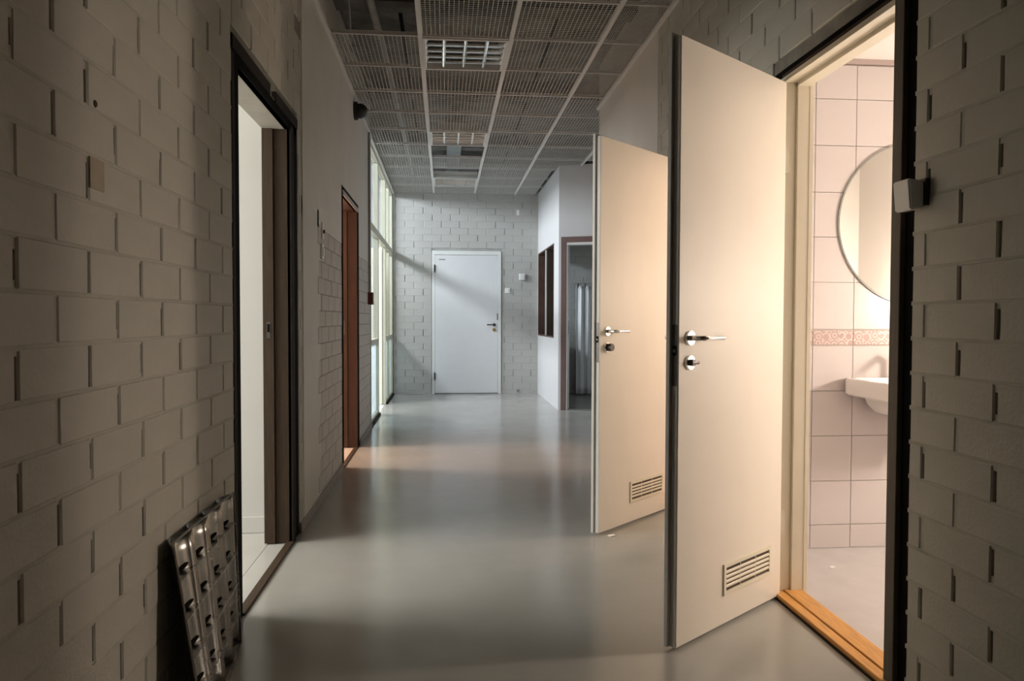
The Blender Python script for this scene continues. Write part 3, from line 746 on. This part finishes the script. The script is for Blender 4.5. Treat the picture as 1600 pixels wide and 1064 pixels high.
for c in range(NC):
    for k in range(1, NR):
        s = (c+.70)/NC; t_ = k/NR-.016; tilt = -.012
        ring_ = []
        for i in range(10):
            a_ = 2*math.pi*i/10; ds = .040*math.cos(a_); dt = .013*math.sin(a_)
            w_ = (s+ds)*NC-c
            ring_.append(Q(s+ds, t_+dt+tilt*ds/.03, trough(w_)+.004))
        A = [bm.verts.new(p) for p in ring_]; B = [bm.verts.new(p - Vector((.002, 0, 0))) for p in ring_]
        bm.faces.new(A); [bm.faces.new((A[i], A[(i+1) % 10], B[(i+1) % 10], B[i])) for i in range(10)]
obj('slot_shade', bm, m_black, lo, kind='stuff')  # black discs on the reflectors, painting the darkness inside the holes
def bar(p, q, t_=.006, dpt=(-.018, .027)):
    bm = bmesh.new(); tube(bm, [p, q], t_, 6); return bm
def sheet_edge(s0, t0, s1, t1):
    bm = bmesh.new(); off = .006
    A = [Q(s0, t0, .012), Q(s1, t1, .012), Q(s1, t1, .018), Q(s0, t0, .018)]
    sh = (Q(1, .5)-Q(0, .5)).normalized()*.003 if s0 == s1 else Vector((0, 0, .003))
    B = [p+sh for p in A]; va = [bm.verts.new(p) for p in A]; vb = [bm.verts.new(p) for p in B]
    bm.faces.new(va); bm.faces.new(vb[::-1]); [bm.faces.new((va[i], va[(i+1) % 4], vb[(i+1) % 4], vb[i])) for i in range(4)]
    obj('edge_strip', bm, m_oldalu, lo)
sheet_edge(0, 0, 1, 0); sheet_edge(0, 1, 1, 1); sheet_edge(1, 0, 1, 1)

# ------------------------------------------------------------------ small fittings on the walls
# right wall box beside the toilet door
dt = empty('motion_detector', (XR, 1.955, 1.467)); tag(dt, 'white box detector on a dark bracket beside the near toilet doorway', 'detector')
bm = bmesh.new(); prism(bm, [(-.060, .045), (-.052, -.042), (-.012, -.038), (-.012, .038)], 'y', -.028, .045)
bmesh.ops.bevel(bm, geom=bm.edges[:], offset=.004, segments=2, affect='EDGES'); obj('body', bm, m_whitepl, dt)
boxes('bracket', [(-.013, 0, -.034, .03, -.03, .045)], m_blackpl, dt, bev=.002)
# far wall
dt2 = empty('motion_detector', (1.142, D, 1.745)); tag(dt2, 'small white detector high on the far brick wall right of the door', 'detector')
bm = bmesh.new(); box(bm, -.045, .045, -.045, -.01, -.05, .05, bev=.010); obj('body', bm, m_whitepl, dt2, True)
boxes('bracket', [(-.02, .05, -.012, 0, -.03, .03)], m_greypl, dt2)
sw = empty('light_switch', (.928, D, 1.54)); tag(sw, 'white square light switch beside the far door', 'switch')
boxes('plate', [(-.04, .04, -.012, 0, -.04, .04)], m_whitepl, sw, bev=.003); boxes('rocker', [(-.022, .022, -.017, -.011, -.024, .024)], m_whitepl, sw, bev=.002)
ps = obj('wall_plug', (lambda bm: (cyl(bm, (0, 0, 0), (0, -1, 0), .022, .012, 16), bm)[1])(bmesh.new()), m_greypl, loc=(1.09, D-.008, .045)); tag(ps, 'tiny grey stub low on the far wall near the angled wall', 'wall stub')
fk = boxes('filler_patch', [(1.06, 1.10, D-.003, D, 2.66, 2.74)], m_fleck); tag(fk, 'small white filler patch high on the far brick wall', 'patch')
# left wall
s1 = empty('light_switch', (XL, 4.575, 1.655)); tag(s1, 'upper narrow white switch plate with a black spot before the second left doorway', 'switch')
boxes('plate', [(0, .010, -.018, .018, -.05, .05)], m_whitepl, s1, bev=.002)
bm = bmesh.new(); cyl(bm, (.010, .006, -.005), (1, 0, 0), .012, .010, 14); obj('knob', bm, m_blackpl, s1)
s2 = empty('light_switch', (XL, 4.56, 1.525)); tag(s2, 'lower plain white switch cover on the left wall before the second doorway', 'switch')
boxes('plate', [(0, .012, -.03, .03, -.045, .045)], m_whitepl, s2, bev=.003); boxes('rocker', [(.011, .017, -.018, .018, -.026, .026)], m_whitepl, s2, bev=.002)
al = empty('alarm_sounder', (XL, 6.22, 2.845)); tag(al, 'round blackish alarm bell high on the left wall under the ceiling', 'alarm')
bm = bmesh.new(); cyl(bm, (0, 0, 0), (1, 0, 0), .075, .03, 28); obj('base', bm, m_blackpl, al, True)
bm = bmesh.new(); bmesh.ops.create_uvsphere(bm, u_segments=24, v_segments=14, radius=.062, matrix=Matrix.Translation((.05, 0, 0))); obj('dome', bm, m_blackpl, al, True)
cpnt = empty('call_point', (XL, 7.30, 1.315)); tag(cpnt, 'dark red fire call point on the left wall edge before the windows', 'call point')
bm = bmesh.new(); box(bm, 0, .05, -.05, .05, -.06, .06, bev=.006); obj('housing', bm, m_redpl, cpnt)
boxes('press_window', [(.049, .053, -.03, .03, -.03, .03)], m_whitepl, cpnt)
cn = empty('conduit', (XL, 7.30, 1.375)); tag(cn, 'thin grey conduit rising from the red call point to the ceiling', 'conduit')
bm = bmesh.new(); tube(bm, [(.012, 0, 0), (.012, 0, 1.57)], .010, 10); obj('tube', bm, m_greypl, cn, True)
for z in (.25, .8, 1.3): boxes('clip', [(0, .024, -.016, .016, z-.008, z+.008)], m_greypl, cn)
tp = boxes('tape_patch', [(XL, XL+.0025, 1.636, 1.700, 1.395, 1.462)], m_paper); tag(tp, 'small beige tape square stuck on the near left bricks', 'tape')
sp_ = obj('plug_hole', (lambda bm: (cyl(bm, (0, 0, 0), (1, 0, 0), .009, .0035, 16, .006), bm)[1])(bmesh.new()), m_spot, loc=(XL, 1.665, 1.58)); tag(sp_, 'dark plugged hole in the left bricks above the tape square', 'wall plug')
# paper scrap in the corridor; white chip painting a glint on the toilet floor
for x, y, z, s, lab in ((.857, 3.672, .001, .02, 'white paper scrap on the grey floor beside the second open door'), (1.72, 3.08, .013, .014, 'white chip painting a glint on the pale toilet floor')):
    bm = bmesh.new(); box(bm, -s, s, -s*.6, s*.6, 0, .003, bev=.001); o = obj('scrap_and_glint', bm, m_fleck, loc=(x, y, z), rotz=.4); tag(o, lab, 'scrap')
